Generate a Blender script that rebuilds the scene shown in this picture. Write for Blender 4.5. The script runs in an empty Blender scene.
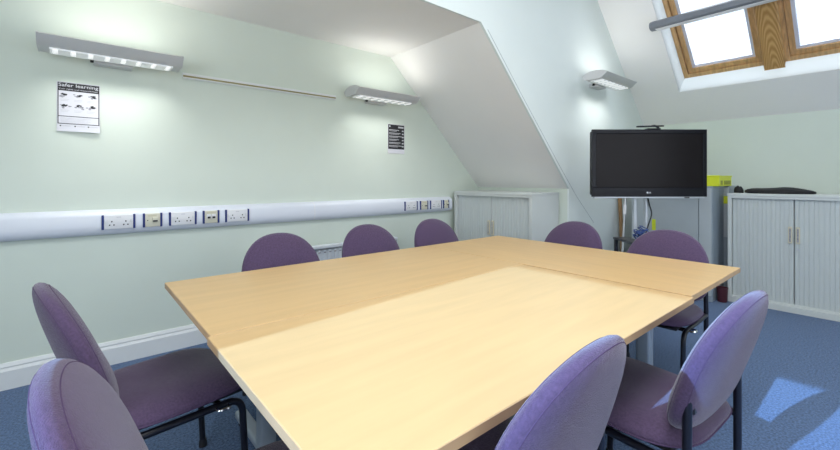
import bpy, bmesh, math, random
from mathutils import Vector, Matrix
random.seed(7)
C = bpy.context.scene.collection
PI = math.pi

# ------------------------------------------------------------------ camera, world, lights, exposure
FPX, HORIZON, YAW, EYE = 403.0, 179.7, math.radians(49.56), 1.2
cam_d = bpy.data.cameras.new('camera'); cam = bpy.data.objects.new('camera', cam_d); C.objects.link(cam)
cam_d.sensor_width = 36.0; cam_d.lens = FPX / 840 * 36.0
cam_d.shift_y = -(225 - HORIZON) / 840
cam_d.clip_start = 0.02
cam.location = (0, 0, EYE); cam.rotation_euler = (PI / 2, 0, YAW - PI / 2)
bpy.context.scene.camera = cam
vs = bpy.context.scene.view_settings
vs.view_transform = 'Standard'; vs.look = 'None'; vs.exposure = 0.14; vs.gamma = 1.0; vs.use_curve_mapping = False

w = bpy.data.worlds.new('sky'); bpy.context.scene.world = w; w.use_nodes = True
bg = w.node_tree.nodes['Background']; bg.inputs[0].default_value = (0.80, 0.90, 1.0, 1); bg.inputs[1].default_value = 1.7

def light(name, kind, loc, direction, energy, color, **kw):
    d = bpy.data.lights.new(name, kind); o = bpy.data.objects.new(name, d); C.objects.link(o)
    o.location = loc; o.rotation_euler = Vector(direction).to_track_quat('-Z', 'Y').to_euler()
    d.energy = energy; d.color = color
    for k, v in kw.items(): setattr(d, k, v)
    return o
SUN = Vector((1.96, -0.08, -1.0)).normalized()
light('sun', 'SUN', (-4, 0, 4), SUN, 7.6, (0.30, 0.56, 1.0), angle=0.009)
# daylight at the back window and skylight; side and overhead lamps are added fill
light('window_daylight', 'AREA', (-1.72, -0.3, 1.75), (1, 0.15, -0.10), 40, (0.95, 0.97, 1.0), shape='RECTANGLE', size=2.4, size_y=1.4)
light('added_side_fill', 'AREA', (1.6, -2.42, 1.6), (0, 1, -0.05), 20, (0.97, 0.98, 1.0), shape='RECTANGLE', size=3.4, size_y=1.5)  # fill lamp at the added, unseen side window
light('added_overhead_fill', 'AREA', (1.3, 0.2, 3.72), (0, 0, -1), 62, (0.97, 0.98, 1.0), shape='RECTANGLE', size=1.9, size_y=1.4)  # fill lamp in the added roof-light shaft, brightens the tables
light('skylight_daylight', 'AREA', (5.32, 0.75, 3.2), (-1, 0, -1), 30, (0.92, 0.96, 1.0), shape='RECTANGLE', size=1.5, size_y=1.2)

# ------------------------------------------------------------------ materials
MATS = {}
def mat(name, col, rough=0.6, metal=0.0, noise=0.0, nscale=8.0, bump=0.0, bscale=200.0, sheen=0.0, spec=0.5, emit=None, estr=0.0, stretch=None, col2=None, coat=0.0):
    m = bpy.data.materials.new(name); m.use_nodes = True; nt = m.node_tree
    b = nt.nodes['Principled BSDF']
    b.inputs['Base Color'].default_value = (*col, 1); b.inputs['Roughness'].default_value = rough
    b.inputs['Metallic'].default_value = metal; b.inputs['Specular IOR Level'].default_value = spec
    if sheen:
        b.inputs['Sheen Weight'].default_value = sheen; b.inputs['Sheen Roughness'].default_value = 0.4
    if coat: b.inputs['Coat Weight'].default_value = coat
    if emit:
        b.inputs['Emission Color'].default_value = (*emit, 1); b.inputs['Emission Strength'].default_value = estr
    tc = nt.nodes.new('ShaderNodeTexCoord')
    vec = tc.outputs['Object']
    if stretch:
        mp = nt.nodes.new('ShaderNodeMapping'); mp.inputs['Scale'].default_value = stretch
        nt.links.new(vec, mp.inputs[0]); vec = mp.outputs[0]
    if noise:
        n = nt.nodes.new('ShaderNodeTexNoise'); n.inputs['Scale'].default_value = nscale; n.inputs['Detail'].default_value = 5
        nt.links.new(vec, n.inputs['Vector'])
        r = nt.nodes.new('ShaderNodeValToRGB')
        c2 = col2 or tuple(min(1, c * (1 + noise)) for c in col)
        c1 = tuple(c * (1 - noise) for c in col)
        r.color_ramp.elements[0].position = 0.3; r.color_ramp.elements[1].position = 0.7
        r.color_ramp.elements[0].color = (*c1, 1); r.color_ramp.elements[1].color = (*c2, 1)
        nt.links.new(n.outputs['Fac'], r.inputs[0]); nt.links.new(r.outputs[0], b.inputs['Base Color'])
    if bump:
        n2 = nt.nodes.new('ShaderNodeTexNoise'); n2.inputs['Scale'].default_value = bscale; n2.inputs['Detail'].default_value = 2
        nt.links.new(tc.outputs['Object'], n2.inputs['Vector'])
        bp = nt.nodes.new('ShaderNodeBump'); bp.inputs['Strength'].default_value = bump; bp.inputs['Distance'].default_value = 0.004
        nt.links.new(n2.outputs['Fac'], bp.inputs['Height']); nt.links.new(bp.outputs[0], b.inputs['Normal'])
    MATS[name] = m
    return m
mint = mat('mint_wall_paint', (0.680, 0.745, 0.664), 0.75, noise=0.015, nscale=3, spec=0.25)
white = mat('white_ceiling_paint', (0.87, 0.86, 0.84), 0.8, noise=0.012, nscale=2.5, spec=0.2)
cheekm = mat('pale_mint_paint', (0.74, 0.80, 0.78), 0.7, noise=0.012, nscale=3, spec=0.25)
gloss = mat('white_gloss_paint', (0.78, 0.80, 0.80), 0.35)
carpet = mat('blue_carpet', (0.088, 0.145, 0.265), 0.95, noise=0.45, nscale=95, bump=0.8, bscale=260, spec=0.1, sheen=0.2)
beech = mat('beech_laminate', (0.665, 0.435, 0.195), 0.36, noise=0.05, nscale=2.5, stretch=(1.0, 9, 9), spec=0.45)
beech_x = mat('beech_laminate_crosswise', (0.665, 0.435, 0.195), 0.36, noise=0.05, nscale=2.5, stretch=(9, 1.0, 9), spec=0.45)
edging = mat('beech_edging', (0.56, 0.36, 0.19), 0.45, noise=0.08, nscale=10)
pine = mat('varnished_pine', (0.60, 0.37, 0.17), 0.35, noise=0.20, nscale=3.2, stretch=(3, 16, 3), coat=0.2)
def post_wood():
    m = mat('knotty_pine', (0.47, 0.24, 0.07), 0.35, coat=0.2); nt = m.node_tree; b = nt.nodes['Principled BSDF']
    tc = nt.nodes.new('ShaderNodeTexCoord'); mp = nt.nodes.new('ShaderNodeMapping')
    mp.inputs['Scale'].default_value = (1.5, 9, 1.5); mp.inputs['Location'].default_value = (-7.9, -6.72, -3.2)
    wv = nt.nodes.new('ShaderNodeTexWave'); wv.wave_type = 'RINGS'; wv.inputs['Scale'].default_value = 3.2; wv.inputs['Distortion'].default_value = 2.2; wv.inputs['Detail'].default_value = 2
    r = nt.nodes.new('ShaderNodeValToRGB'); r.color_ramp.elements[0].color = (0.42, 0.22, 0.065, 1); r.color_ramp.elements[1].color = (0.62, 0.38, 0.15, 1)
    nt.links.new(tc.outputs['Object'], mp.inputs[0]); nt.links.new(mp.outputs[0], wv.inputs[0]); nt.links.new(wv.outputs['Fac'], r.inputs[0]); nt.links.new(r.outputs[0], b.inputs['Base Color'])
    return m
postm = post_wood()
fabric = mat('purple_wool_fabric', (0.098, 0.064, 0.122), 0.9, noise=0.18, nscale=140, bump=0.55, bscale=420, sheen=0.42, spec=0.15)
fab_seam = mat('purple_seam_thread', (0.094, 0.061, 0.118), 0.9, noise=0.1, nscale=200, spec=0.1)
blackm = mat('black_painted_steel', (0.010, 0.010, 0.016), 0.32, noise=0.05, nscale=30)
blackp = mat('black_plastic', (0.015, 0.015, 0.018), 0.45, noise=0.05, nscale=40)
pvc = mat('white_pvc_trunking', (0.72, 0.75, 0.82), 0.28, noise=0.01, nscale=4)
plate = mat('white_socket_plastic', (0.78, 0.78, 0.80), 0.35, noise=0.01)
cream = mat('cream_data_module', (0.66, 0.64, 0.52), 0.4, noise=0.01)
navy = mat('navy_blue_trim', (0.012, 0.03, 0.17), 0.4, noise=0.02)
dark = mat('dark_slot', (0.02, 0.02, 0.03), 0.6, noise=0.02)
lampm = mat('white_lamp_housing', (0.60, 0.60, 0.60), 0.4, noise=0.01)
lens = mat('lamp_lens', (0.9, 0.92, 0.93), 0.25, emit=(1, 1, 0.97), estr=0.12, noise=0.01)
cell = mat('lamp_bright_cell', (0.95, 0.95, 0.95), 0.3, emit=(1, 1, 1), estr=0.55, noise=0.01)
alu = mat('brushed_aluminium', (0.62, 0.63, 0.65), 0.35, 0.8, noise=0.04, nscale=20)
silver = mat('silver_painted_metal', (0.55, 0.58, 0.62), 0.35, 0.3, noise=0.02)
legm = mat('grey_painted_leg', (0.32, 0.37, 0.43), 0.4, 0.1, noise=0.02)
chrome = mat('chrome', (0.75, 0.75, 0.77), 0.12, 1.0, noise=0.01)
cabm = mat('pale_grey_cabinet_steel', (0.62, 0.65, 0.63), 0.45, noise=0.01)
cab_side = mat('pale_blue_grey_steel', (0.66, 0.71, 0.74), 0.45, noise=0.01)
tamb = mat('grey_tambour_plastic', (0.55, 0.59, 0.58), 0.5, noise=0.01)
handm = mat('cream_handle', (0.62, 0.58, 0.44), 0.4, noise=0.01)
greycab = mat('mid_grey_locker_steel', (0.30, 0.35, 0.40), 0.45, noise=0.02)
greycab2 = mat('light_grey_locker_front', (0.46, 0.50, 0.52), 0.45, noise=0.02)
yellow = mat('lime_yellow_plastic', (0.72, 0.78, 0.03), 0.45, noise=0.03)
paper = mat('white_paper', (0.70, 0.70, 0.75), 0.7, noise=0.01)
ink = mat('black_ink', (0.02, 0.02, 0.024), 0.6, noise=0.02)
ink_grey = mat('grey_ink', (0.30, 0.30, 0.33), 0.6, noise=0.35, nscale=90)
pale_ink = mat('pale_grey_ink', (0.55, 0.55, 0.58), 0.6, noise=0.1, nscale=60)
brass = mat('brass_strip', (0.30, 0.26, 0.11), 0.4, 0.4, noise=0.05)
screenm = mat('dark_lcd_screen', (0.010, 0.008, 0.009), 0.22, noise=0.05, spec=0.12)
bezel = mat('gloss_black_bezel', (0.006, 0.006, 0.010), 0.25, noise=0.02, spec=0.2)
radm = mat('white_radiator_enamel', (0.72, 0.76, 0.80), 0.35, noise=0.01)
bluecable = mat('blue_network_cable', (0.03, 0.07, 0.25), 0.5, noise=0.05)
woodpole = mat('brown_wood_pole', (0.34, 0.20, 0.09), 0.5, noise=0.15, nscale=12)
blackcloth = mat('black_nylon', (0.008, 0.008, 0.010), 0.75, noise=0.2, nscale=60, bump=0.3, bscale=80)
maroon = mat('dark_maroon_plastic', (0.06, 0.008, 0.016), 0.5, noise=0.05)
crackm = mat('hairline_crack', (0.42, 0.47, 0.48), 0.9, noise=0.2, nscale=60)
bead = mat('pale_blue_gasket', (0.72, 0.77, 0.90), 0.4, noise=0.01)
def glass_mat():
    m = bpy.data.materials.new('rain_speckled_glass'); m.use_nodes = True; nt = m.node_tree
    for n in list(nt.nodes): nt.nodes.remove(n)
    out = nt.nodes.new('ShaderNodeOutputMaterial'); mix = nt.nodes.new('ShaderNodeMixShader')
    tr = nt.nodes.new('ShaderNodeBsdfTransparent'); gl = nt.nodes.new('ShaderNodeBsdfGlossy'); gl.inputs['Roughness'].default_value = 0.05
    tc = nt.nodes.new('ShaderNodeTexCoord'); n = nt.nodes.new('ShaderNodeTexNoise'); n.inputs['Scale'].default_value = 45; n.inputs['Detail'].default_value = 4
    r = nt.nodes.new('ShaderNodeValToRGB'); r.color_ramp.elements[0].position = 0.40; r.color_ramp.elements[1].position = 0.62
    r.color_ramp.elements[0].color = (0.95, 0.96, 0.97, 1); r.color_ramp.elements[1].color = (0.91, 0.925, 0.95, 1)
    nt.links.new(tc.outputs['Object'], n.inputs[0]); nt.links.new(n.outputs['Fac'], r.inputs[0]); nt.links.new(r.outputs[0], tr.inputs[0])
    mix.inputs[0].default_value = 0.05
    nt.links.new(tr.outputs[0], mix.inputs[1]); nt.links.new(gl.outputs[0], mix.inputs[2]); nt.links.new(mix.outputs[0], out.inputs[0])
    return m
glass = glass_mat()

# ------------------------------------------------------------------ mesh helpers
def obj(name, bm, m, parent=None, smooth=False, loc=None, angle=None):
    me = bpy.data.meshes.new(name)
    bmesh.ops.recalc_face_normals(bm, faces=bm.faces[:]); bm.to_mesh(me); bm.free()
    o = bpy.data.objects.new(name, me); C.objects.link(o)
    me.materials.append(m)
    if smooth or angle is not None:
        for p in me.polygons: p.use_smooth = True
        if angle is not None: me.set_sharp_from_angle(angle=math.radians(angle))
    if parent: o.parent = parent
    if loc: o.location = loc
    return o
def tag(o, label=None, cat=None, group=None, kind=None):
    if label: o['label'] = label
    if cat: o['category'] = cat
    if group: o['group'] = group
    if kind: o['kind'] = kind
    return o
def thing(name, label, cat, loc=(0, 0, 0), rz=0.0, group=None):
    o = bpy.data.objects.new(name, None); C.objects.link(o); o.empty_display_size = 0.1
    o.location = loc; o.rotation_euler = (0, 0, rz)
    return tag(o, label, cat, group)
def struct(name, bm, m, smooth=False, parent=None, angle=None):
    o = obj(name, bm, m, parent, smooth, angle=angle)
    if parent is None: o['kind'] = 'structure'
    return o
def box(bm, x0, x1, y0, y1, z0, z1, bev=0.0, seg=2, M=None):
    vs = [bm.verts.new((x, y, z)) for x in (x0, x1) for y in (y0, y1) for z in (z0, z1)]
    fs = [(0, 1, 3, 2), (4, 6, 7, 5), (0, 4, 5, 1), (2, 3, 7, 6), (0, 2, 6, 4), (1, 5, 7, 3)]
    faces = [bm.faces.new([vs[i] for i in f]) for f in fs]
    bmesh.ops.recalc_face_normals(bm, faces=faces)
    if M is not None:
        for v in vs: v.co = M @ v.co
    if bev > 0:
        es = list({e for f in faces for e in f.edges})
        bmesh.ops.bevel(bm, geom=es, offset=bev, segments=seg, profile=0.5, affect='EDGES')
    return bm
def B(*a, **k): return box(bmesh.new(), *a, **k)
def poly_prism(bm, pts, axis, a, b):
    """Extrude a 2D outline along axis ('x','y','z') from a to b; pts are the two other coordinates in order."""
    def P(p, t):
        return {'x': (t, p[0], p[1]), 'y': (p[0], t, p[1]), 'z': (p[0], p[1], t)}[axis]
    n = len(pts); va = [bm.verts.new(P(p, a)) for p in pts]; vb = [bm.verts.new(P(p, b)) for p in pts]
    fs = [bm.faces.new(va), bm.faces.new(vb[::-1])]
    for i in range(n): fs.append(bm.faces.new((va[i], vb[i], vb[(i + 1) % n], va[(i + 1) % n])))
    bmesh.ops.recalc_face_normals(bm, faces=fs)
    return bm
def tube(bm, pts, r, fillet=0.0, n=12, cap=True, closed=False):
    pts = [Vector(p) for p in pts]
    path = []
    for i, p in enumerate(pts):
        if closed or i in (0, len(pts) - 1) or fillet <= 0: path.append(p); continue
        a = (pts[i - 1] - p); b = (pts[i + 1] - p); f = min(fillet, a.length * .49, b.length * .49)
        pa = p + a.normalized() * f; pb = p + b.normalized() * f
        for k in range(7):
            t = k / 6; path.append(pa * (1 - t) ** 2 + p * 2 * t * (1 - t) + pb * t * t)
    rings = []; N = len(path)
    up = Vector((0, 0, 1))
    prev = None
    for i, p in enumerate(path):
        if closed: d = (path[(i + 1) % N] - path[i - 1]).normalized()
        else: d = ((path[min(i + 1, N - 1)] - path[max(i - 1, 0)])).normalized()
        if prev is None:
            s = d.cross(up)
            if s.length < 1e-3: s = d.cross(Vector((1, 0, 0)))
            s.normalize()
        else:
            s = (prev - d * prev.dot(d)).normalized()
        prev = s; u = d.cross(s)
        rings.append([bm.verts.new(p + (s * math.cos(2 * PI * k / n) + u * math.sin(2 * PI * k / n)) * r) for k in range(n)])
    for i in range(N if closed else N - 1):
        A, D = rings[i], rings[(i + 1) % N]
        for k in range(n): bm.faces.new((A[k], A[(k + 1) % n], D[(k + 1) % n], D[k]))
    if cap and not closed:
        bm.faces.new(rings[0][::-1]); bm.faces.new(rings[-1])
    return bm
def T(*a, **k): return tube(bmesh.new(), *a, **k)
def lathe(bm, prof, c=(0, 0, 0), n=20):
    rings = [[bm.verts.new((c[0] + r * math.cos(2 * PI * k / n), c[1] + r * math.sin(2 * PI * k / n), c[2] + z)) for k in range(n)] for r, z in prof]
    for A, D in zip(rings, rings[1:]):
        for k in range(n): bm.faces.new((A[k], A[(k + 1) % n], D[(k + 1) % n], D[k]))
    bm.faces.new(rings[0][::-1]); bm.faces.new(rings[-1])
    return bm
def text_mesh(body, size, bold=0.0):
    cu = bpy.data.curves.new('lettering', 'FONT'); cu.body = body; cu.size = size; cu.offset = bold; cu.extrude = 0.0006
    cu.align_x = 'LEFT'; cu.resolution_u = 3
    o = bpy.data.objects.new('lettering', cu); C.objects.link(o)
    bpy.context.view_layer.update()
    me = bpy.data.meshes.new_from_object(o.evaluated_get(bpy.context.evaluated_depsgraph_get()))
    bm = bmesh.new(); bm.from_mesh(me)
    bpy.data.objects.remove(o); bpy.data.meshes.remove(me); bpy.data.curves.remove(cu)
    return bm
def fit_text(body, width, height, bold=0.0):
    bm = text_mesh(body, 1.0, bold)
    xs = [v.co.x for v in bm.verts]; ys = [v.co.y for v in bm.verts]
    sx = width / (max(xs) - min(xs)); sy = height / (max(ys) - min(ys)); x0, y0 = min(xs), min(ys)
    for v in bm.verts: v.co = Vector(((v.co.x - x0) * sx, (v.co.y - y0) * sy, v.co.z * 0.6))
    return bm

# ------------------------------------------------------------------ room shell
XW, XE, YL, YR = -1.70, 5.62, 3.30, -2.40          # back wall, far knee wall, left wall, right wall
ZK, ZC, ZT = 1.886, 2.44, 3.60                    # knee height, alcove ceiling, high ceiling
YCH, XKN, ZS = 2.10, 3.75, 1.11                   # cheek wall, alcove knee wall, its height
XR = XE - (ZT - ZK)                               # roof slope meets high ceiling
struct('floor', B(XW - .1, XE + .1, YR - .1, YL + .1, -0.1, 0), carpet)
struct('wall_left', B(XW - .1, XKN + .2, YL, YL + .1, 0, 2.6), mint)
struct('ceiling', B(XW - .1, XKN - (ZC - ZS) + .03, YCH + .02, YL + .05, ZC, ZC + .08), white)
bm = bmesh.new()                                   # high ceiling; unseen roof-light shaft added for overhead fill, its walls stop stray sun
for (x0, x1, y0, y1) in ((XW - .1, .3, YR - .1, YCH + .02), (2.3, XR + .05, YR - .1, YCH + .02), (.3, 2.3, YR - .1, -.55), (.3, 2.3, .95, YCH + .02)): box(bm, x0, x1, y0, y1, ZT, ZT + .1)
for (x0, x1, y0, y1) in ((.2, .3, -.65, 1.05), (2.3, 2.4, -.65, 1.05), (.3, 2.3, -.65, -.55), (.3, 2.3, .95, 1.05)): box(bm, x0, x1, y0, y1, ZT + .1, ZT + 1.25)
struct('ceiling_high', bm, white)
bm = bmesh.new(); q = .1
poly_prism(bm, [(XKN, ZS), (XKN - (ZC - ZS), ZC), (XKN - (ZC - ZS) + .1, ZC + .08), (XKN + .12, ZS + .02)], 'y', YCH + .02, YL + .05)
struct('ceiling_alcove_slope', bm, white)
struct('wall_alcove', B(XKN, XKN + .1, YCH + .02, YL + .05, 0, ZS + .02), mint)
bm = bmesh.new(); xs = XKN - (ZC - ZS)
poly_prism(bm, [(XW - .1, ZC), (xs, ZC), (XKN, ZS), (XKN, 0), (XE + .1, 0), (XE + .1, ZK + .1), (XR, ZT + .1), (XW - .1, ZT + .1)], 'y', YCH, YCH + .02)
struct('wall_cheek', bm, cheekm)
struct('wall_end', B(XE, XE + .1, YR - .1, YCH + .02, 0, ZK + .05), mint)
# side wall with an unseen opening added for fill light, back wall with the opening the sun comes through
def wall_open(name, axis, c0, c1, a0, a1, z1, o0, o1, oz0, oz1, m):
    bm = bmesh.new()
    def bb(u0, u1, w0, w1):
        if axis == 'x': box(bm, c0, c1, u0, u1, w0, w1)
        else: box(bm, u0, u1, c0, c1, w0, w1)
    bb(a0, o0, 0, z1); bb(o1, a1, 0, z1); bb(o0, o1, 0, oz0); bb(o0, o1, oz1, z1)
    return struct(name, bm, m)
WBY0, WBY1, WBZ0, WBZ1 = -1.60, 1.08, 0.95, 2.61
# back wall: unseen tall window, left side raked to shape the sun patch on the table
WL0, WL1 = 1.14, 1.555                              # left side of the opening at the sill and at the head
bm = bmesh.new()
box(bm, XW - .1, XW, YR - .1, WBY0, 0, ZT + .1); box(bm, XW - .1, XW, WBY0, YL + .1, 0, WBZ0)
poly_prism(bm, [(WL0, WBZ0), (YL + .1, WBZ0), (YL + .1, WBZ1), (WL1, WBZ1)], 'x', XW - .1, XW); box(bm, XW - .1, XW, WBY0, YL + .1, WBZ1, ZT + .1)
struct('wall_back', bm, mint)
wall_open('wall_right', 'y', YR - .1, YR, XW - .1, XE + .1, ZT + .1, -0.2, 3.4, 0.8, 2.4, mint)
def wframe(bm, axis, c, a0, a1, z0, z1, t=.05, d=.03):
    for (p0, p1, r0, r1) in ((a0, a1, z0, z0 + t), (a0, a1, z1 - t, z1), (a0, a0 + t, z0 + t, z1 - t), (a1 - t, a1, z0 + t, z1 - t)):
        if axis == 'x': box(bm, c - d, c + d, p0, p1, r0, r1, .004, 1)
        else: box(bm, p0, p1, c - d, c + d, r0, r1, .004, 1)
    return bm
bm = bmesh.new()
def raked(bm, x0, x1, i):
    """outline of the opening shrunk by i"""
    return [(WBY0 + i, WBZ0 + i), (WL0 - i, WBZ0 + i), (WL1 - i, WBZ1 - i), (WBY0 + i, WBZ1 - i)]
o4, i4 = raked(bm, 0, 0, 0), raked(bm, 0, 0, .05)
for k in range(4): poly_prism(bm, [o4[k], o4[(k + 1) % 4], i4[(k + 1) % 4], i4[k]], 'x', XW - .08, XW - .02)
w3 = struct('window_3', bm, gloss)
obj('pane', poly_prism(bmesh.new(), i4, 'x', XW - .053, XW - .047), glass, w3)
w4 = struct('added_window_4', wframe(bmesh.new(), 'y', YR - .05, -0.2, 3.4, 0.8, 2.4), gloss)  # unseen side window, added to go with the side fill lamp
obj('pane', B(-.15, 3.35, YR - .053, YR - .047, .85, 2.35), glass, w4)

# sloping roof with the roof-window opening; local axes: s up the slope, y, n outwards
R2 = math.sqrt(.5)
RM = Matrix(((-R2, 0, R2, XE), (0, 1, 0, 0), (R2, 0, R2, ZK), (0, 0, 0, 1)))   # (s, y, n) -> world
S0, S1, OY0, OY1 = .457, 1.84, -.105, 1.600       # opening in the plaster face
SMAX = (ZT - ZK) * math.sqrt(2) + .02
FN, FS0, FS1, FY0, FY1 = .12, .560, 1.745, -.045, 1.548   # window frame plane
bm = bmesh.new()
for (a0, a1, b0, b1) in ((0, S0, YR - .1, YCH + .03), (S1, SMAX, YR - .1, YCH + .03), (S0, S1, OY1, YCH + .03), (S0, S1, YR - .1, OY0)):
    box(bm, a0, a1, b0, b1, 0, .03, M=RM)
struct('ceiling_slope', bm, white)
def quad(bm, pts):
    return bm.faces.new([bm.verts.new(RM @ Vector(p)) for p in pts])
bm = bmesh.new()
o4 = [(S0, OY0), (S0, OY1), (S1, OY1), (S1, OY0)]; i4 = [(FS0, FY0), (FS0, FY1), (FS1, FY1), (FS1, FY0)]
for k in range(4):
    a, b2, c2, d2 = o4[k], o4[(k + 1) % 4], i4[(k + 1) % 4], i4[k]
    quad(bm, [(a[0], a[1], 0), (b2[0], b2[1], 0), (c2[0], c2[1], FN), (d2[0], d2[1], FN)])
bmesh.ops.solidify(bm, geom=bm.faces[:], thickness=0.012)
struct('trim_1', bm, gloss)
def roof_window(name, y0, y1):
    bm = bmesh.new(); t = .038
    def fr(bm, s0, s1, y0, y1, n0, n1, t, bv=.004):
        box(bm, s0, s0 + t, y0, y1, n0, n1, bv, 1, M=RM); box(bm, s1 - t, s1, y0, y1, n0, n1, bv, 1, M=RM)
        box(bm, s0 + t, s1 - t, y0, y0 + t, n0, n1, bv, 1, M=RM); box(bm, s0 + t, s1 - t, y1 - t, y1, n0, n1, bv, 1, M=RM)
    fr(bm, FS0, FS1, y0, y1, FN - .005, FN + .09, t)
    o = struct(name, bm, pine)
    bm = bmesh.new(); fr(bm, FS0 + t + .008, FS1 - t - .008, y0 + t + .008, y1 - t - .008, FN + .018, FN + .085, .04)
    obj('sash', bm, pine, o)
    e = t + .008 + .04
    bm = bmesh.new(); fr(bm, FS0 + e, FS1 - e, y0 + e, y1 - e, FN + .045, FN + .075, .028, .002)
    obj('gasket', bm, bead, o)
    obj('pane', B(FS0 + e + .01, FS1 - e - .01, y0 + e + .01, y1 - e - .01, FN + .058, FN + .064, M=RM), glass, o)
    return o
roof_window('window_1', .815, FY1)
roof_window('window_2', FY0, .690)
struct('trim_2', B(FS0 + .01, FS1, .680, .825, .005, .20, .006, 2, M=RM), postm)    # timber post between the two roof windows
struct('trim_3', B(FS0 + .012, FS1, .660, .690, FN - .02, FN + .1, .003, 1, M=RM), pine)

# skirting
def skirting(name, pts_axis, a0, a1, c, sgn):
    prof = [(0, 0), (.020, 0), (.020, .105), (.012, .122), (.014, .130), (.006, .150), (0, .150)]
    bm = bmesh.new()
    pp = [(c + sgn * p[0], p[1]) for p in prof]
    poly_prism(bm, pp, pts_axis, a0, a1)
    return struct(name, bm, gloss)
skirting('baseboard_left', 'x', XW, XKN, YL, -1)
skirting('baseboard_cheek', 'x', XKN, XE, YCH, -1)
skirting('baseboard_end', 'y', YR, YCH, XE, -1)
# hairline joint in the plaster of the cheek wall and the thin ledge of the alcove knee wall
def strip(pts, w, y):
    bm = bmesh.new()
    for (a, b) in zip(pts, pts[1:]):
        d = (Vector(b) - Vector(a)).normalized(); n = Vector((-d.y, d.x)) * w / 2
        q = [Vector(a) + n, Vector(b) + n, Vector(b) - n, Vector(a) - n]
        poly_prism(bm, [(p.x, p.y) for p in q], 'y', y, y - .0006)
    return bm
struct('trim_4', strip([(2.50, 2.400), (2.95, 1.945), (3.25, 1.65), (3.57, 1.335), (3.90, 1.025), (4.26, .735)], .007, YCH), crackm)

# ------------------------------------------------------------------ dado trunking and its outlets
TZ0, TZ1 = .845, 1.008
prof = [(YL, TZ0), (YL - .030, TZ0 + .004), (YL - .048, TZ0 + .020), (YL - .056, TZ0 + .040), (YL - .058, TZ0 + .062), (YL - .054, TZ1 - .040), (YL - .044, TZ1 - .022), (YL - .024, TZ1 - .008), (YL, TZ1)]
tr = thing('dado_trunking', 'long white curved cable trunking running along the left wall at socket height', 'cable trunking', (0, YL - .001, TZ0))
def trunk(x0, x1):
    bm = bmesh.new(); poly_prism(bm, [(p[0] - YL, p[1] - TZ0) for p in prof], 'x', x0, x1); return bm
obj('trunking_length', trunk(XW + .002, 1.568), pvc, tr, angle=40); obj('trunking_length', trunk(1.570, 3.245), pvc, tr, angle=40)
obj('joint_cover', trunk(1.5655, 1.5725), plate, tr, angle=40).scale = (1, 1.01, 1.0)
FY = YL - .058
def outlet_box(x0, x1):
    pass
def socket(x0, x1, label, kind):
    z0, z1 = .882, .975
    t = thing('power_socket' if kind == 'p' else 'data_outlet', label, 'socket' if kind == 'p' else 'data outlet', ((x0 + x1) / 2, FY, z0), 0, 'outlets on the trunking')
    h = (x1 - x0) / 2; zt = z1 - z0; k = .012
    obj('faceplate', B(-h + k, h - k, -.009, .012, 0.002, zt - .002, .003, 2), plate if kind == 'p' else cream, t, angle=40)
    for s in (-1, 1): obj('trim_strip', B(min(s * h, s * (h - k)), max(s * h, s * (h - k)), -.011, .012, 0, zt, .002, 1), navy, t)
    if kind == 'p':
        for s in (-1, 1):
            cx = s * (h - k) * .48
            bm = bmesh.new()
            for dx, dz in ((0, .050), (-.011, .028), (.011, .028)): box(bm, cx + dx - .0035, cx + dx + .0035, -.0105, -.008, dz - .004, dz + .004)
            obj('pin_slots', bm, dark, t)
            bx = s * (h - k - .010)
            obj('switch', B(bx - .006, bx + .006, -.014, -.008, .044, .064, .002, 1), plate, t)
        obj('maker_mark', B(-.012, .012, -.0098, -.008, zt - .018, zt - .014), pale_ink, t)
    elif kind == 'd1':
        obj('jack', B(-.004, .030, -.022, -.008, .034, .066, .003, 1), cream, t)
        obj('jack_opening', B(0, .026, -.023, -.020, .036, .046), dark, t)
        obj('label_strip', B(-.026, .022, -.0105, -.008, zt - .022, zt - .012), handm, t)
        obj('screw', B(-.032, -.026, -.0105, -.008, .042, .048), dark, t)
    else:
        for s in (-1, 1):
            cx = s * .016
            obj('jack', B(cx - .014, cx + .014, -.016, -.008, .036, .066, .002, 1), plate, t)
            obj('jack_opening', B(cx - .010, cx + .010, -.017, -.014, .036, .050), dark, t)
        obj('label_strip', B(-.03, .03, -.0105, -.008, zt - .020, zt - .010), handm, t)
    return t
socket(0.120, 0.295, 'white double power socket below the black and white safety poster, leftmost outlet on the trunking', 'p')
socket(0.336, 0.446, 'cream single data outlet between the two leftmost power sockets', 'd1')
socket(0.485, 0.655, 'white double power socket between the two left cream data outlets', 'p')
socket(0.695, 0.805, 'cream twin data outlet left of the third power socket', 'd2')
socket(0.846, 1.018, 'white double power socket just above and left of the leftmost back chair', 'p')
socket(2.553, 2.725, 'white double power socket below the dark notice on the left wall', 'p')
socket(2.762, 2.873, 'cream data outlet between the two far power sockets', 'd1')
socket(2.904, 3.076, 'white double power socket nearest the corner tambour cabinet', 'p')
socket(3.098, 3.187, 'cream data outlet right beside the corner tambour cabinet', 'd1')

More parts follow.
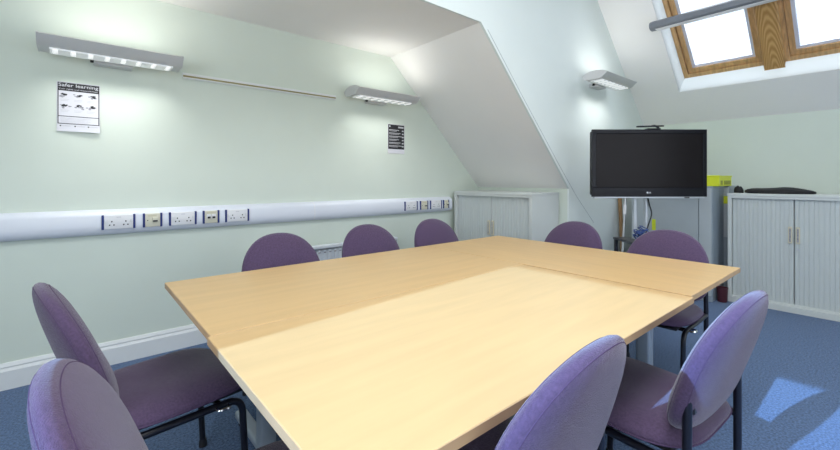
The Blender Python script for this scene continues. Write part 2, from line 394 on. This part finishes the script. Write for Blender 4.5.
# ------------------------------------------------------------------ radiator
rt = thing('radiator', 'white ribbed panel radiator low on the left wall behind the back chairs', 'radiator', (1.02, YL, 0.014))
L = 1.42
bm = bmesh.new(); pts = [(0, -.06)]
n = 28
for i in range(n):
    x = L * i / n; d = L / n
    pts += [(x + d * .12, -.062), (x + d * .30, -.082), (x + d * .62, -.082), (x + d * .80, -.062)]
pts += [(L, -.06), (L, -.045), (0, -.045)]
poly_prism(bm, pts, 'z', .16, .575); obj('front_panel', bm, radm, rt, angle=50)
obj('back_panel', B(0, L, -.035, -.02, .16, .60, .004, 1), radm, rt)
obj('top_grille', B(-.004, L + .004, -.092, -.015, .585, .613, .006, 2), radm, rt)
for x in (0, L): obj('side_panel', B(x - .004, x + .004, -.088, -.015, .16, .59, .002, 1), radm, rt)
for i in range(n):
    d = L / n; x = d * (i + .46); obj('vent_slot', B(x - .011, x + .011, -.0835, -.081, .548, .557), ink_grey, rt)
v = obj('valve', T([(L + .004, -.05, .22), (L + .05, -.05, .22), (L + .05, -.05, .02)], .011, .02), chrome, rt, angle=40)
obj('thermostat_head', lathe(bmesh.new(), [(.018, 0), (.021, .004), (.021, .06), (.014, .068)], (L + .05, -.05, .235)), plate, v, angle=40)
for x in (.2, L - .2): obj('wall_bracket', B(x - .02, x + .02, -.02, 0, .25, .55), radm, rt)

# ------------------------------------------------------------------ picture rail strip
pr = thing('hanging_rail', 'thin white and brass picture hanging rail on the wall between the two left lamps', 'rail', (.574, YL, 1.925))
obj('rail_body', B(0, 1.222, -.018, 0, 0, .040, .003, 1), gloss, pr)
obj('brass_insert', B(.004, 1.218, -.0195, -.017, .010, .022), brass, pr)

# ------------------------------------------------------------------ wall lamps
def wall_lamp(name, label, loc, rz, power=9.0):
    """local: x along the wall (length L), -y out of the wall, z=0 at the front tip."""
    Ln = .70
    t = thing(name, label, 'wall light', loc, rz, 'curved uplighters on the walls')
    top = [(-.055, -.012), (-.09, .012), (-.14, .026), (-.20, .028), (-.26, .018), (-.31, 0.0)]
    under = [(-.305, -.006), (-.255, -.046), (-.235, -.052)]
    back = [(-.100, -.052), (-.075, -.045)]
    outline = top + under + back
    bm = bmesh.new(); poly_prism(bm, [(p[0], p[1]) for p in outline], 'x', .008, Ln - .008)
    obj('canopy', bm, lampm, t, angle=35)
    for xa, xb in ((0, .008), (Ln - .008, Ln)):
        bm = bmesh.new(); poly_prism(bm, [(p[0] * 1.0, p[1] + (.003 if p[1] > -.03 else -.002)) for p in outline], 'x', xa, xb); obj('end_cap', bm, lampm, t, angle=35)
    le = obj('lens', B(.05, Ln - .05, -.238, -.115, -.062, -.050, .003, 1), lens, t)
    for i in range(8):
        x = .075 + (Ln - .15) * i / 7; obj('lens_cell', B(x - .011, x + .011, -.240, -.150, -.0645, -.058, .002, 1), cell, le)
    obj('wall_bracket', B(Ln * .5 - .10, Ln * .5 + .10, -.090, 0, -.072, -.030, .006, 2), lampm, t)
    k = obj('knob', lathe(bmesh.new(), [(.010, 0), (.012, .003), (.012, .016), (.008, .018)], (0, 0, 0)), blackp, t, angle=40)
    k.rotation_euler = (0, -PI / 2, 0); k.location = (Ln * .5 - .10, -.055, -.052)
    # the lamp's own light: a slot towards the wall and the lens downwards
    M = Matrix.Translation(loc) @ Matrix.Rotation(rz, 4, 'Z')
    p = M @ Vector((Ln / 2, -.20, .038)); d = Vector((0, 0, 1))
    up = light(name + '_uplight', 'AREA', p, d, power, (1.0, .985, .94), shape='RECTANGLE', size=.56, size_y=.06); up.rotation_euler = (M.to_3x3() @ Matrix.Rotation(PI + .10, 3, 'X')).to_euler()
    p = M @ Vector((Ln / 2, -.18, -.075))
    dn = light(name + '_downlight', 'AREA', p, (0, 0, -1), power * .85, (1.0, 1.0, .98), shape='RECTANGLE', size=.56, size_y=.10, spread=math.radians(110)); dn.rotation_euler = (M.to_3x3() @ Matrix.Rotation(.10, 3, 'X')).to_euler()
    return t
wall_lamp('wall_lamp', 'white curved wall uplighter above the black and white safety poster', (-.168, YL, 1.995), 0, 1.7)
wall_lamp('wall_lamp', 'white curved wall uplighter above the small dark notice', (1.858, YL, 2.005), 0, 1.2)
wall_lamp('wall_lamp', 'white curved wall uplighter on the bare wall up and left of the television', (3.905, YCH, 2.252), 0, 1.4)

# ------------------------------------------------------------------ notices on the left wall (local x right, z up)
def on_wall(bm, x, z, d):
    """lettering mesh (xy plane) stood up on the wall at local x, z, d in front of the wall"""
    for v in bm.verts: v.co = Vector((v.co.x + x, -d - v.co.z, v.co.y + z))
    return bm
ps = thing('safety_poster', 'white paper poster with black header reading Safer learning on the left wall', 'poster', (-.092, YL, 1.497))
W_, H_ = .206, .304
def curl(x, z): return -.002 - .011 * max(0, 1 - z / H_) ** 3 * (.4 + x / W_)     # the sheet lifts off the wall at its foot
bm = bmesh.new(); pts = []
for i in range(9):
    for j in range(17):
        x, z = W_ * i / 8, H_ * j / 16; pts.append(bm.verts.new((x, curl(x, z), z)))
for i in range(8):
    for j in range(16): bm.faces.new((pts[i * 17 + j], pts[(i + 1) * 17 + j], pts[(i + 1) * 17 + j + 1], pts[i * 17 + j + 1]))
obj('sheet', bm, paper, ps, smooth=True)
def mark(name, bm, m):
    """a printed mark: flat geometry about y = 0 laid on the curled sheet"""
    for v in bm.verts: v.co.y += curl(v.co.x, v.co.z)
    return obj(name, bm, m, ps)
def ink_box(bm, x0, x1, z0, z1, h=.0008):
    nx = max(1, int((x1 - x0) / .026)); nz = max(1, int((z1 - z0) / .02))
    for i in range(nx):
        for j in range(nz): box(bm, x0 + (x1 - x0) * i / nx, x0 + (x1 - x0) * (i + 1) / nx, -h, -.0001, z0 + (z1 - z0) * j / nz, z0 + (z1 - z0) * (j + 1) / nz)
    return bm
bm = bmesh.new()
ink_box(bm, .004, W_ - .003, .250, H_ - .004); ink_box(bm, .004, .0085, .046, .250); ink_box(bm, W_ - .0075, W_ - .003, .046, .250); ink_box(bm, .0085, W_ - .0075, .046, .050); ink_box(bm, .0085, W_ - .0075, .092, .0955)
mark('black_border', bm, ink)
mark('headline', on_wall(fit_text('Safer learning', .190, .027, .004), .008, .269, .0010), paper)
mark('subtitle', on_wall(fit_text('Your rights and responsibilities', .186, .0095, 0.0), .009, .2555, .0010), paper)
def scribble(cx, cz, seed, d, scale=1.0):
    rnd = random.Random(seed); bm = bmesh.new()
    for k in range(7):
        x = cx + rnd.uniform(-.022, .022) * scale; z = cz + rnd.uniform(-.012, .012) * scale; r = rnd.uniform(.004, .0075)
        ring = []
        for i in range(7):
            a = 2 * PI * i / 7; rr = r * rnd.uniform(.6, 1.2); ring.append((x + rr * math.cos(a) * 1.3, z + rr * math.sin(a) * .8))
        poly_prism(bm, ring, 'y', -d - .00004 * k, -.0001)
    return bm
for r_ in range(2):
    for c_ in range(3):
        k = r_ * 3 + c_
        mark('illustration', scribble(.040 + .062 * c_, .222 - .066 * r_, 11 + k, .0006), ink_grey)
        mark('illustration_accent', scribble(.036 + .062 * c_ + .006 * (k % 3), .226 - .066 * r_, 41 + k, .0010, .45), ink)
        bm = bmesh.new()
        for j in range(2): ink_box(bm, .018 + .062 * c_, .058 + .062 * c_ - .006 * j, .196 - .066 * r_ - .008 * j, .1982 - .066 * r_ - .008 * j)
        mark('caption', bm, pale_ink)
bm = bmesh.new()
for j in range(4): ink_box(bm, .018, .160 - .01 * (j % 2), .080 - .008 * j, .0818 - .008 * j)
mark('small_print', bm, pale_ink)
for x in (.014, .082, .146):
    mark('footer_mark', ink_box(bmesh.new(), x, x + .007, .030, .037), ink); mark('footer_line', ink_box(bmesh.new(), x + .010, x + .050, .032, .035), pale_ink)

nt_ = thing('wall_notice', 'small dark printed notice with pale lines of text below the far left lamp', 'notice', (2.385, YL, 1.467))
obj('sheet', B(0, .212, -.003, -.0005, 0, .297), paper, nt_)
obj('dark_panel', B(.004, .208, -.0036, -.002, .045, .293), ink, nt_)
bm = bmesh.new(); box(bm, .018, .030, -.0042, -.003, .268, .282); obj('logo_mark', bm, paper, nt_)
bm = bmesh.new(); box(bm, .130, .200, -.0042, -.003, .262, .278); obj('title_block', bm, pale_ink, nt_)
for j in range(6):
    bm = bmesh.new(); zz = .236 - .032 * j
    box(bm, .014, .140 + .02 * ((j * 7) % 3), -.0042, -.003, zz, zz + .006); box(bm, .014, .110 + .015 * ((j * 5) % 3), -.0042, -.003, zz - .010, zz - .006); box(bm, .178, .200, -.0042, -.003, zz - .008, zz + .004)
    obj('text_line', bm, pale_ink, nt_)

# ------------------------------------------------------------------ tambour cabinets (local: front at y=0 facing -y, x across)
def tambour_cabinet(label, loc, rz, Wd, Hh, Dp, seed=0):
    t = thing('tambour_cabinet', label, 'cabinet', loc, rz, 'tambour door cabinets')
    f = .032
    bm = bmesh.new()
    box(bm, 0, f, 0, Dp, .0, Hh - .025, .002, 1); box(bm, Wd - f, Wd, 0, Dp, .0, Hh - .025, .002, 1)
    box(bm, f, Wd - f, .02, Dp, .0, .075, .002, 1); box(bm, f, Wd - f, Dp - .015, Dp, .07, Hh - .03)
    box(bm, f, Wd - f, 0, .03, Hh - .045, Hh - .025); box(bm, f, Wd - f, 0, .02, 0, .055)
    obj('carcass', bm, cabm, t)
    obj('top_panel', B(-.003, Wd + .003, -.004, Dp, Hh - .025, Hh, .004, 2), cabm, t)
    z0, z1 = .058, Hh - .047
    for s in (0, 1):
        a0, a1 = (f + .002, Wd / 2 - .002) if s == 0 else (Wd / 2 + .002, Wd - f - .002)
        n = 14; d = (a1 - a0) / n; pts = []
        for i in range(n):
            x = a0 + d * i; pts += [(x + d * .04, .030), (x + d * .16, .0260), (x + d * .84, .0260), (x + d * .96, .030)]
        pts += [(a1, .040), (a0, .040)]
        bm = bmesh.new(); poly_prism(bm, pts, 'z', z0, z1)
        dr = obj('tambour_door', bm, tamb, t)
        hx = Wd / 2 + (-.040 if s == 0 else .012); zc = Hh * .655
        obj('handle', B(hx, hx + .028, .010, .028, zc - .075, zc + .075, .004, 2), handm, dr)
        obj('handle_recess', B(hx + .008, hx + .020, .0085, .0105, zc - .060, zc + .060), ink_grey, dr)
        if s == 1:
            k = obj('lock', lathe(bmesh.new(), [(.008, 0), (.008, .010), (.006, .011)], (0, 0, 0), 14), silver, dr); k.rotation_euler = (PI / 2, 0, 0); k.location = (hx + .014, .026, zc - .125)
    return t
# front faces -x: rotate so that local -y becomes world -x  (rz = -90 deg: local x -> -y)
tambour_cabinet('pale grey tambour cabinet in the far left corner under the sloping ceiling', (3.250, 3.215, 0), -PI / 2, 1.02, 1.073, .47)
tambour_cabinet('pale grey tambour cabinet against the end wall right of the television', (4.90, 1.060, 0), -PI / 2, .965, 1.066, .47)

# bag and small case on the right-hand cabinet
def lump(name, label, cat, loc, sx, sy, sz, rz, m, seed):
    rnd = random.Random(seed); bm = bmesh.new()
    bmesh.ops.create_uvsphere(bm, u_segments=28, v_segments=14, radius=1)
    for v in bm.verts:
        x, y, z = v.co; f = 1 + .10 * math.sin(5 * x + seed) + .06 * math.sin(9 * y + 2 * x)
        z = (abs(z) ** .85) * (1 if z > 0 else -1)
        v.co = Vector((x * sx, y * sy, max(z, -.35) * sz * f + .35 * sz * f))
    mn = min(v.co.z for v in bm.verts)
    for v in bm.verts: v.co.z -= mn
    o = obj(name, bm, m, smooth=True); o.location = loc; o.rotation_euler = (0, 0, rz)
    return tag(o, label, cat)
lump('laptop_bag', 'flat black fabric bag lying on top of the right tambour cabinet', 'bag', (5.13, .71, 1.0665), .26, .13, .042, PI / 2 + .05, blackcloth, 3)
lump('webcam_case', 'small black pouch beside the bag on the right tambour cabinet', 'pouch', (5.13, 1.018, 1.0665), .034, .04, .052, .4, blackcloth, 5)

# ------------------------------------------------------------------ grey storage cabinets and yellow crate behind the television
sc = thing('storage_locker', 'grey steel storage locker behind the television with yellow handle tag', 'locker', (4.72, 1.86, 0), -PI / 2)
Wl, Hl, Dl = .715, 1.135, .42
obj('carcass', B(0, Wl, .014, Dl, 0, Hl, .004, 1), greycab, sc)
obj('door', B(.012, Wl * .84, -.004, .014, .06, Hl - .02, .004, 2), greycab2, sc)
obj('side_door_panel', B(Wl * .84 + .006, Wl - .006, -.004, .014, .06, Hl - .02, .004, 2), greycab2, sc)
obj('handle_tag', B(.178, .215, -.012, -.002, .66, .775, .003, 1), yellow, sc)
s2 = thing('filing_unit', 'narrow grey unit with yellow tag between the locker and the right cabinet', 'filing cabinet', (5.16, 1.34, 0), -PI / 2)
obj('carcass', B(0, .24, .014, .40, 0, 1.135, .004, 1), greycab, s2)
obj('drawer_front', B(.008, .232, -.004, .014, .60, 1.12, .004, 2), greycab2, s2)
obj('drawer_front', B(.008, .232, -.004, .014, .06, .59, .004, 2), greycab, s2)
obj('handle_tag', B(.135, .225, -.012, -.002, .95, 1.03, .003, 1), yellow, s2)
cr = thing('yellow_tray', 'lime yellow plastic tray on top of the grey lockers right of the television', 'tray', (4.78, 1.10, 1.1355))
bm = bmesh.new(); a, b_, hh = .46, .60, .100
prof = [(0, 0), (a, 0), (a, b_), (0, b_)]
box(bm, 0, a, 0, .012, 0, hh, .002, 1); box(bm, 0, a, b_ - .012, b_, 0, hh, .002, 1); box(bm, 0, .012, .012, b_ - .012, 0, hh, .002, 1); box(bm, a - .012, a, .012, b_ - .012, 0, hh, .002, 1); box(bm, .01, a - .01, .01, b_ - .01, 0, .008)
obj('tray_body', bm, yellow, cr)
bm = bmesh.new(); tube(bm, [(0, 0, hh), (a, 0, hh), (a, b_, hh), (0, b_, hh)], .008, closed=True, n=8); obj('rim', bm, yellow, cr)
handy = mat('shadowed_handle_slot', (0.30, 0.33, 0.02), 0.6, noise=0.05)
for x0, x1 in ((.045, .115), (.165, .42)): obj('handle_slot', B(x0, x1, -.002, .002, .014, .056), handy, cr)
fe = tag(obj('waste_bin', lathe(bmesh.new(), [(.036, 0), (.04, .004), (.046, .13), (.048, .132), (.048, .142), (.042, .142), (.038, .01)], (0, 0, 0), 24), maroon, angle=40), 'small dark maroon bin on the floor between the locker and the right cabinet', 'bin'); fe.location = (4.84, 1.09, 0)

# ------------------------------------------------------------------ television on its trolley (faces the camera; local -y is forward)
tc = Vector((3.784, 1.374, 0)); trz = YAW - PI / 2
tv = thing('television', 'black flat screen television on a trolley in the far corner', 'television', (tc.x, tc.y, 1.052), trz)
TW, TH = .995, .584
obj('casing', B(-TW / 2 + .01, TW / 2 - .01, .012, .075, .01, TH - .01, .015, 3), blackp, tv, angle=40)
bm = bmesh.new(); fw = .036
box(bm, -TW / 2, TW / 2, -.012, .014, 0, .080, .004, 2); box(bm, -TW / 2, TW / 2, -.012, .014, TH - fw, TH, .004, 2)
box(bm, -TW / 2, -TW / 2 + fw, -.012, .014, .078, TH - fw + .002, .004, 2); box(bm, TW / 2 - fw, TW / 2, -.012, .014, .078, TH - fw + .002, .004, 2)
bz = obj('bezel', bm, bezel, tv)
obj('screen', B(-TW / 2 + fw - .002, TW / 2 - fw + .002, -.006, .010, .076, TH - fw + .002), screenm, tv)
obj('lower_lip', B(-TW / 2 + .02, TW / 2 - .02, -.010, .02, -.012, .002, .003, 1), silver, tv)
bm = bmesh.new()
lathe(bm, [(.0075, 0), (.0075, .001)], (0, 0, 0), 18)
for v_ in bm.verts: v_.co = Vector((v_.co.x - .020, -.0125 - v_.co.z, v_.co.y + .036))
lm = fit_text('LG', .018, .011, .03)
for v_ in lm.verts: v_.co = Vector((v_.co.x - .008, -.0126 - v_.co.z, v_.co.y + .0305))
me_t = bpy.data.meshes.new('tmp'); lm.to_mesh(me_t); lm.free(); bm.from_mesh(me_t)
obj('logo', bm, alu, bz)
obj('sensor_bar', B(.30, .345, -.0135, -.010, -.012, -.002, .002, 1), blackp, bz)
wc = thing('webcam_bar', 'thin black camera bar perched on top of the television', 'camera', (tc.x, tc.y, 1.0535 + TH), trz)
o = obj('bar', B(-.100, .135, .0, .022, .020, .034, .005, 2), blackp, wc); o.rotation_euler = (0, -.03, 0)
o = obj('clip', T([(.03, .012, .028), (.055, .006, .034), (.085, .006, .014), (.105, .02, 0.002)], .009, .015, n=8), blackp, wc, angle=40)
obj('foot', B(-.01, .10, -.006, .05, 0.0005, .010, .002, 1), blackp, wc)
st = thing('television_trolley', 'silver and black wheeled trolley stand carrying the television', 'trolley', (tc.x, tc.y, 0), trz)
for x in (-.062, .040): obj('post', B(x - .014, x + .014, .10, .145, .10, 1.50, .006, 2), silver, st, angle=40)
obj('mount_plate', B(-.20, .10, .0765, .10, 1.20, 1.50, .004, 1), blackp, st)
sh = obj('shelf', B(-.20, .22, -.14, .24, .650, .672, .006, 2), blackm, st)
obj('shelf_front_edge', B(-.20, .22, -.146, -.138, .640, .676, .003, 1), blackm, sh)
obj('base_shelf', B(-.32, .24, -.18, .28, .12, .145, .006, 2), blackm, st)
for x in (-.29, .21):
    for y in (-.15, .25):
        c_ = obj('castor', lathe(bmesh.new(), [(.030, -.012), (.038, -.008), (.038, .008), (.030, .012)], (0, 0, 0), 18), blackp, st, angle=40); c_.rotation_euler = (0, PI / 2, 0); c_.location = (x, y, .038)
        obj('castor_stem', B(-.02, .02, -.02, .02, .036, .085, .004, 1), blackm, c_).matrix_parent_inverse = c_.matrix_basis.inverted()
        c_.children[0].location = (x, y, 0)
for x in (-.18, .20): obj('upright', B(x - .014, x + .014, .20, .235, .12, .66, .004, 1), blackm, st)
# cables
rnd = random.Random(4)
bm = bmesh.new()
for k in range(5):
    pts = []
    cx, cy, cz = -.11 + .015 * k, -.03 + .02 * (k % 3), .70 + .012 * k
    for i in range(26):
        a = 2 * PI * i / 12 + k
        pts.append((cx + .034 * math.cos(a) + rnd.uniform(-.01, .01), cy + .05 * math.sin(a) * .8, cz + .03 * math.sin(a * .7 + k) + .0015 * i))
    tube(bm, pts, .0045, n=6)
mnz = min(v.co.z for v in bm.verts)
for v in bm.verts: v.co.z += .6735 - mnz
o = obj('network_cable', bm, bluecable, smooth=True); o.location = (tc.x, tc.y, 0); o.rotation_euler = (0, 0, trz); tag(o, 'tangle of blue network cable lying on the trolley shelf', 'cable')
o = obj('power_cable', T([(.03, .09, 1.10), (.05, .085, .98), (.075, .08, .90), (.04, .08, .80), (.01, .07, .72), (-.02, .06, .6765)], .006, .04, n=8), blackp, smooth=True); o.location = (tc.x, tc.y, 0); o.rotation_euler = (0, 0, trz); tag(o, 'black cable looping down from the television to the trolley shelf', 'cable')
# poles leaning on the cheek wall behind the trolley
def leaning(name, label, p0, p1, r, m, tip=None):
    p0, p1 = Vector(p0), Vector(p1); d = p1 - p0
    t = thing(name, label, 'pole', p0)
    obj('shaft', T([(0, 0, 0), d], r, n=10), m, t, angle=40)
    if tip: obj('collar', T([d * .62, d * .70], r * 1.5, n=10), tip, t, angle=40)
leaning('wooden_pole', 'brown wooden pole leaning in the corner left of the trolley', (4.86, 2.035, .0), (4.80, 2.074, 1.35), .022, woodpole)
leaning('metal_pole', 'thin silver metal pole propped in front of the brown wooden pole', (4.38, 1.87, .0), (4.93, 2.03, 1.30), .013, alu, plate)

# ------------------------------------------------------------------ linear luminaire fixed in front of the roof windows
ll = thing('linear_luminaire', 'long grey curved strip light fixed in front of the roof windows', 'strip light', RM @ Vector((1.375, 0, -.10)))
lx0, lx1 = -.35, 1.64
prof = [(.00, .052), (-.035, .050), (-.060, .030), (-.066, .004), (-.058, -.020), (-.030, -.034), (.02, -.036), (.045, -.02), (.045, .04)]
bm = bmesh.new(); poly_prism(bm, prof, 'y', lx0 + .02, lx1 - .02); lum = mat('grey_luminaire_body', (0.20, 0.215, 0.245), 0.45, noise=0.01); obj('body', bm, lum, ll, angle=35)
for y0, y1 in ((lx0, lx0 + .02), (lx1 - .02, lx1)):
    bm = bmesh.new(); poly_prism(bm, [(p[0] * .96, p[1] * .96) for p in prof], 'y', y0, y1); obj('end_cap', bm, lum, ll, angle=35)
obj('diffuser', B(-.040, .030, lx0 + .05, lx1 - .05, -.041, -.034, .003, 1), plate, ll)
for y in (-.25, 1.63):
    obj('mounting_arm', T([(.03, y, .02), (.082, y, .072)], .010, n=8), lum, ll, angle=40)

# ------------------------------------------------------------------ tables
def table(label, x0, x1, y0, y1, m, foot_axis, legs, z=.73):
    t = thing('meeting_table', label, 'table', ((x0 + x1) / 2, (y0 + y1) / 2, 0), 0, 'beech meeting tables pushed together')
    hx, hy = (x1 - x0) / 2, (y1 - y0) / 2; th = .025
    tp = obj('tabletop', B(-hx + .0015, hx - .0015, -hy + .0015, hy - .0015, z - th, z, .0015, 2), m, t)
    bm = bmesh.new(); zz0, zz1 = z - th + .001, z - .0012
    box(bm, -hx, -hx + .003, -hy, hy, zz0, zz1, .0006, 1); box(bm, hx - .003, hx, -hy, hy, zz0, zz1, .0006, 1)
    box(bm, -hx + .003, hx - .003, -hy, -hy + .003, zz0, zz1, .0006, 1); box(bm, -hx + .003, hx - .003, hy - .003, hy, zz0, zz1, .0006, 1)
    obj('edging', bm, edging, tp)
    cx, cy = (x0 + x1) / 2, (y0 + y1) / 2
    for (lx, ly) in legs:
        lx -= cx; ly -= cy
        col = obj('leg', B(lx - .034, lx + .034, ly - .034, ly + .034, .055, z - th - .03, .012, 3), legm, t, angle=40)
        if foot_axis == 'y': bm = B(lx - .028, lx + .028, -hy + .05, hy - .05, .022, .062, .014, 3)
        else: bm = B(-hx + .03, hx - .03, ly - .028, ly + .028, .022, .062, .014, 3)
        obj('foot', bm, legm, col, angle=40)
        bm = bmesh.new()
        for s in (-1, 1):
            if foot_axis == 'y': lathe(bm, [(.018, .001), (.02, .005), (.014, .024)], (lx, s * (hy - .09), 0), 12)
            else: lathe(bm, [(.018, .001), (.02, .005), (.014, .024)], (s * (hx - .07), ly, 0), 12)
        obj('levelling_feet', bm, blackp, col, angle=40)
        if foot_axis == 'y': bm = B(lx - .03, lx + .03, -hy + .12, hy - .12, z - th - .034, z - th, .006, 2)
        else: bm = B(-hx + .12, hx - .12, ly - .03, ly + .03, z - th - .034, z - th, .006, 2)
        obj('top_bracket', bm, legm, col, angle=40)
    if foot_axis == 'y': bm = B(legs[0][0] - cx + .034, legs[1][0] - cx - .034, -.014, .014, z - th - .10, z - th - .04, .004, 1)
    else: bm = B(-.014, .014, legs[0][1] - cy + .034, legs[1][1] - cy - .034, z - th - .10, z - th - .04, .004, 1)
    obj('beam', bm, legm, t, angle=40)
XS = 1.893
table('beech meeting table nearest the left wall, in shade in front of the three back chairs', .306, XS - .001, 1.331, 2.157, beech, 'y', [(.62, 1.745), (1.60, 1.745)])
table('beech meeting table on the near side, its top washed by bright sunlight', .297, XS - .012, .516, 1.329, beech, 'y', [(.66, .93), (1.60, .93)])
table('beech meeting table set crosswise at the far end in front of the television', XS + .001, 2.700, .528, 2.157, beech_x, 'x', [(2.31, .86), (2.31, 1.80)])

# ------------------------------------------------------------------ chairs
def superell(phi, a, b, n):
    c, s = math.cos(phi), math.sin(phi)
    return a * abs(c) ** (2 / n) * (1 if c >= 0 else -1), b * abs(s) ** (2 / n) * (1 if s >= 0 else -1)
def pad_mesh(outline, thick, deform, rings=9):
    """closed cushion: outline pts (u,v) about 0, thickness profile, deform(u,v,w)->xyz"""
    bm = bmesh.new(); n = len(outline)
    def layer(sgn):
        L = []
        for i in range(1, rings + 1):
            s = i / rings; s2 = math.sin(s * PI / 2) ** .9
            h = thick * .5 * (max(0, 1 - s2 ** 2.7)) ** .46
            L.append([(u * s2, v * s2, sgn * h) for (u, v) in outline])
        return L
    F, K = layer(1), layer(-1)
    cf = bm.verts.new(deform(0, 0, thick * .5)); ck = bm.verts.new(deform(0, 0, -thick * .5))
    VF = [[bm.verts.new(deform(*p)) for p in r] for r in F]
    VK = [[bm.verts.new(deform(*p)) for p in r] for r in K[:-1]] + [VF[-1]]
    for V, c, flip in ((VF, cf, False), (VK, ck, True)):
        for k in range(n):
            f = (c, V[0][k], V[0][(k + 1) % n]); bm.faces.new(f if not flip else f[::-1])
        for A, D in zip(V, V[1:]):
            for k in range(n):
                f = (A[k], D[k], D[(k + 1) % n], A[(k + 1) % n]); bm.faces.new(f if not flip else f[::-1])
    return bm
BACK_W, BACK_C, BACK_UP, BACK_DN = .246, .615, .258, .165
def back_outline(n=56):
    out = []
    for k in range(n):
        a = 2 * PI * k / n
        out.append(superell(a, BACK_W, BACK_UP, 2.25) if math.sin(a) >= 0 else superell(a, BACK_W, BACK_DN, 3.2))
    return out
def back_deform(u, v, w_):
    z = BACK_C + v; h = v + BACK_DN                       # h: height above the pad's bottom
    y = -.200 - .27 * h - .30 * max(0, h - .14) ** 2 + .03 * max(0, .10 - h) + .26 * u * u
    lum = .016 * math.exp(-((v + .07) / .09) ** 2)        # lumbar swelling on both faces
    return Vector((u, y + w_ + lum * (1 if w_ > 0 else .3) * (1 - (u / BACK_W) ** 2), z))
def seat_outline(n=56):
    return [superell(2 * PI * k / n, .248, .250, 4.0) for k in range(n)]
def seat_deform(u, v, w_):
    dip = -.012 * math.exp(-((u / .15) ** 2 + ((v + .04) / .14) ** 2)) if w_ > 0 else 0
    front = -.020 * max(0, (v - .10) / .14) ** 2
    side = -.018 * (abs(u) / .25) ** 3
    return Vector((u * (1 - .10 * max(0, -v / .24) ** 2), v, .448 + w_ * (1 if w_ > 0 else .55) + dip + front + side - .012 * (v / .24) * -1 * .5))
protos = {}
def make_chair(label, x, y, rz):
    t = thing('upholstered_chair', label, 'chair', (x, y, 0), rz, 'purple chairs around the meeting tables')
    if not protos:
        protos['seat'] = pad_mesh(seat_outline(), .085, seat_deform)
    bm = pad_mesh(seat_outline(), .085, seat_deform); seat = obj('seat', bm, fabric, t, smooth=True)
    pts = [seat_deform(u * 1.001, v * 1.001, .0) + Vector((0, 0, -.002)) for (u, v) in seat_outline(64)]
    obj('seam', tube(bmesh.new(), pts, .0028, n=6, closed=True), fab_seam, seat, smooth=True)
    back = obj('backrest', pad_mesh(back_outline(), .104, back_deform), fabric, t, smooth=True)
    for q in (.955,):
        for sgn in (1, -1):
            h = .052 * (max(0, 1 - q ** 2.7)) ** .46 - .0008
            pts = [back_deform(u * q, v * q, sgn * h) for (u, v) in back_outline(72)]
            obj('seam', tube(bmesh.new(), pts, .0012, n=6, closed=True), fab_seam, back, smooth=True)
    obj('seat_pan', B(-.20, .20, -.19, .215, .398, .414, .005, 1), blackp, t)
    for s in (-1, 1):
        fr = obj('leg', T([(s * .225, -.20, .392), (s * .225, .195, .392), (s * .225, .215, .010)], .0125, .055, n=12), blackm, t, angle=40)
        obj('foot_glide', lathe(bmesh.new(), [(.017, 0), (.017, .016), (.014, .03)], (s * .225, .215, 0), 12), blackp, fr, angle=40)
        rr = obj('leg', T([(s * .225, -.235, .010), (s * .225, -.235, .40), (s * .222, -.235, .640)], .0125, .10, n=12), blackm, t, angle=40)
        obj('foot_glide', lathe(bmesh.new(), [(.017, 0), (.017, .016), (.014, .03)], (s * .225, -.235, 0), 12), blackp, rr, angle=40)
        obj('frame_rail', T([(s * .225, -.231, .392), (s * .225, -.19, .392)], .0125, n=10), blackm, rr, angle=40)
        obj('back_bracket', B(min(s * .165, s * .214), max(s * .165, s * .214), -.250, -.222, .545, .625, .004, 1), blackp, t)
        obj('linking_clip', T([(s * .236, .10, .392), (s * .262, .10, .392), (s * .262, .14, .392), (s * .236, .14, .392)], .006, .012, n=8), chrome, t, angle=40)
    obj('cross_bar', T([(-.225, .12, .388), (.225, .12, .388)], .011, n=10), blackm, t, angle=40)
    return t
def copy_tree(o, parent=None):
    c = o.copy(); C.objects.link(c)
    if parent: c.parent = parent
    for ch in list(o.children): copy_tree(ch, c)
    return c
BACK_TOP_Y = -.340      # local y of the top of the backrest
def spot(px, py, rz):   # centre of the seat from the world position of the top of the backrest
    f = Vector((-math.sin(rz), math.cos(rz)))
    return px - BACK_TOP_Y * f.x, py - BACK_TOP_Y * f.y
CH = [  # label, back top x, y, rotation (0 = facing +y)
    ('purple chair at the back of the tables, leftmost of three along the left wall', .94, 2.46, PI + .03),
    ('purple chair at the back of the tables, middle of three along the left wall', 1.62, 2.52, PI - .02),
    ('purple chair at the back of the tables, rightmost of three, before the corner cabinet', 2.26, 2.52, PI),
    ('purple chair at the far end of the tables, left of the television', 3.00, 1.61, PI / 2),
    ('purple chair at the far end of the tables, directly below the television', 2.96, .95, PI / 2 + .02),
    ('purple chair at the left end of the tables, nearer the left wall with seat showing', -.09, 1.73, -PI / 2 + .12),
    ('purple chair in the bottom left corner, its backrest edge caught by sunlight', -.045, .94, -PI / 2 - .06),
    ('purple chair in the front centre, its backrest overlapping the sunlit table edge', .81, .38, .03),
    ('purple chair on the right near side, backrest seen from behind with black post', 1.51, .255, -.05),
]
proto = None
for lab, bx_, by_, rz in CH:
    x, y = spot(bx_, by_, rz)
    if proto is None: proto = make_chair(lab, x, y, rz)
    else:
        c_ = copy_tree(proto); c_.location = (x, y, 0); c_.rotation_euler = (0, 0, rz); c_['label'] = lab
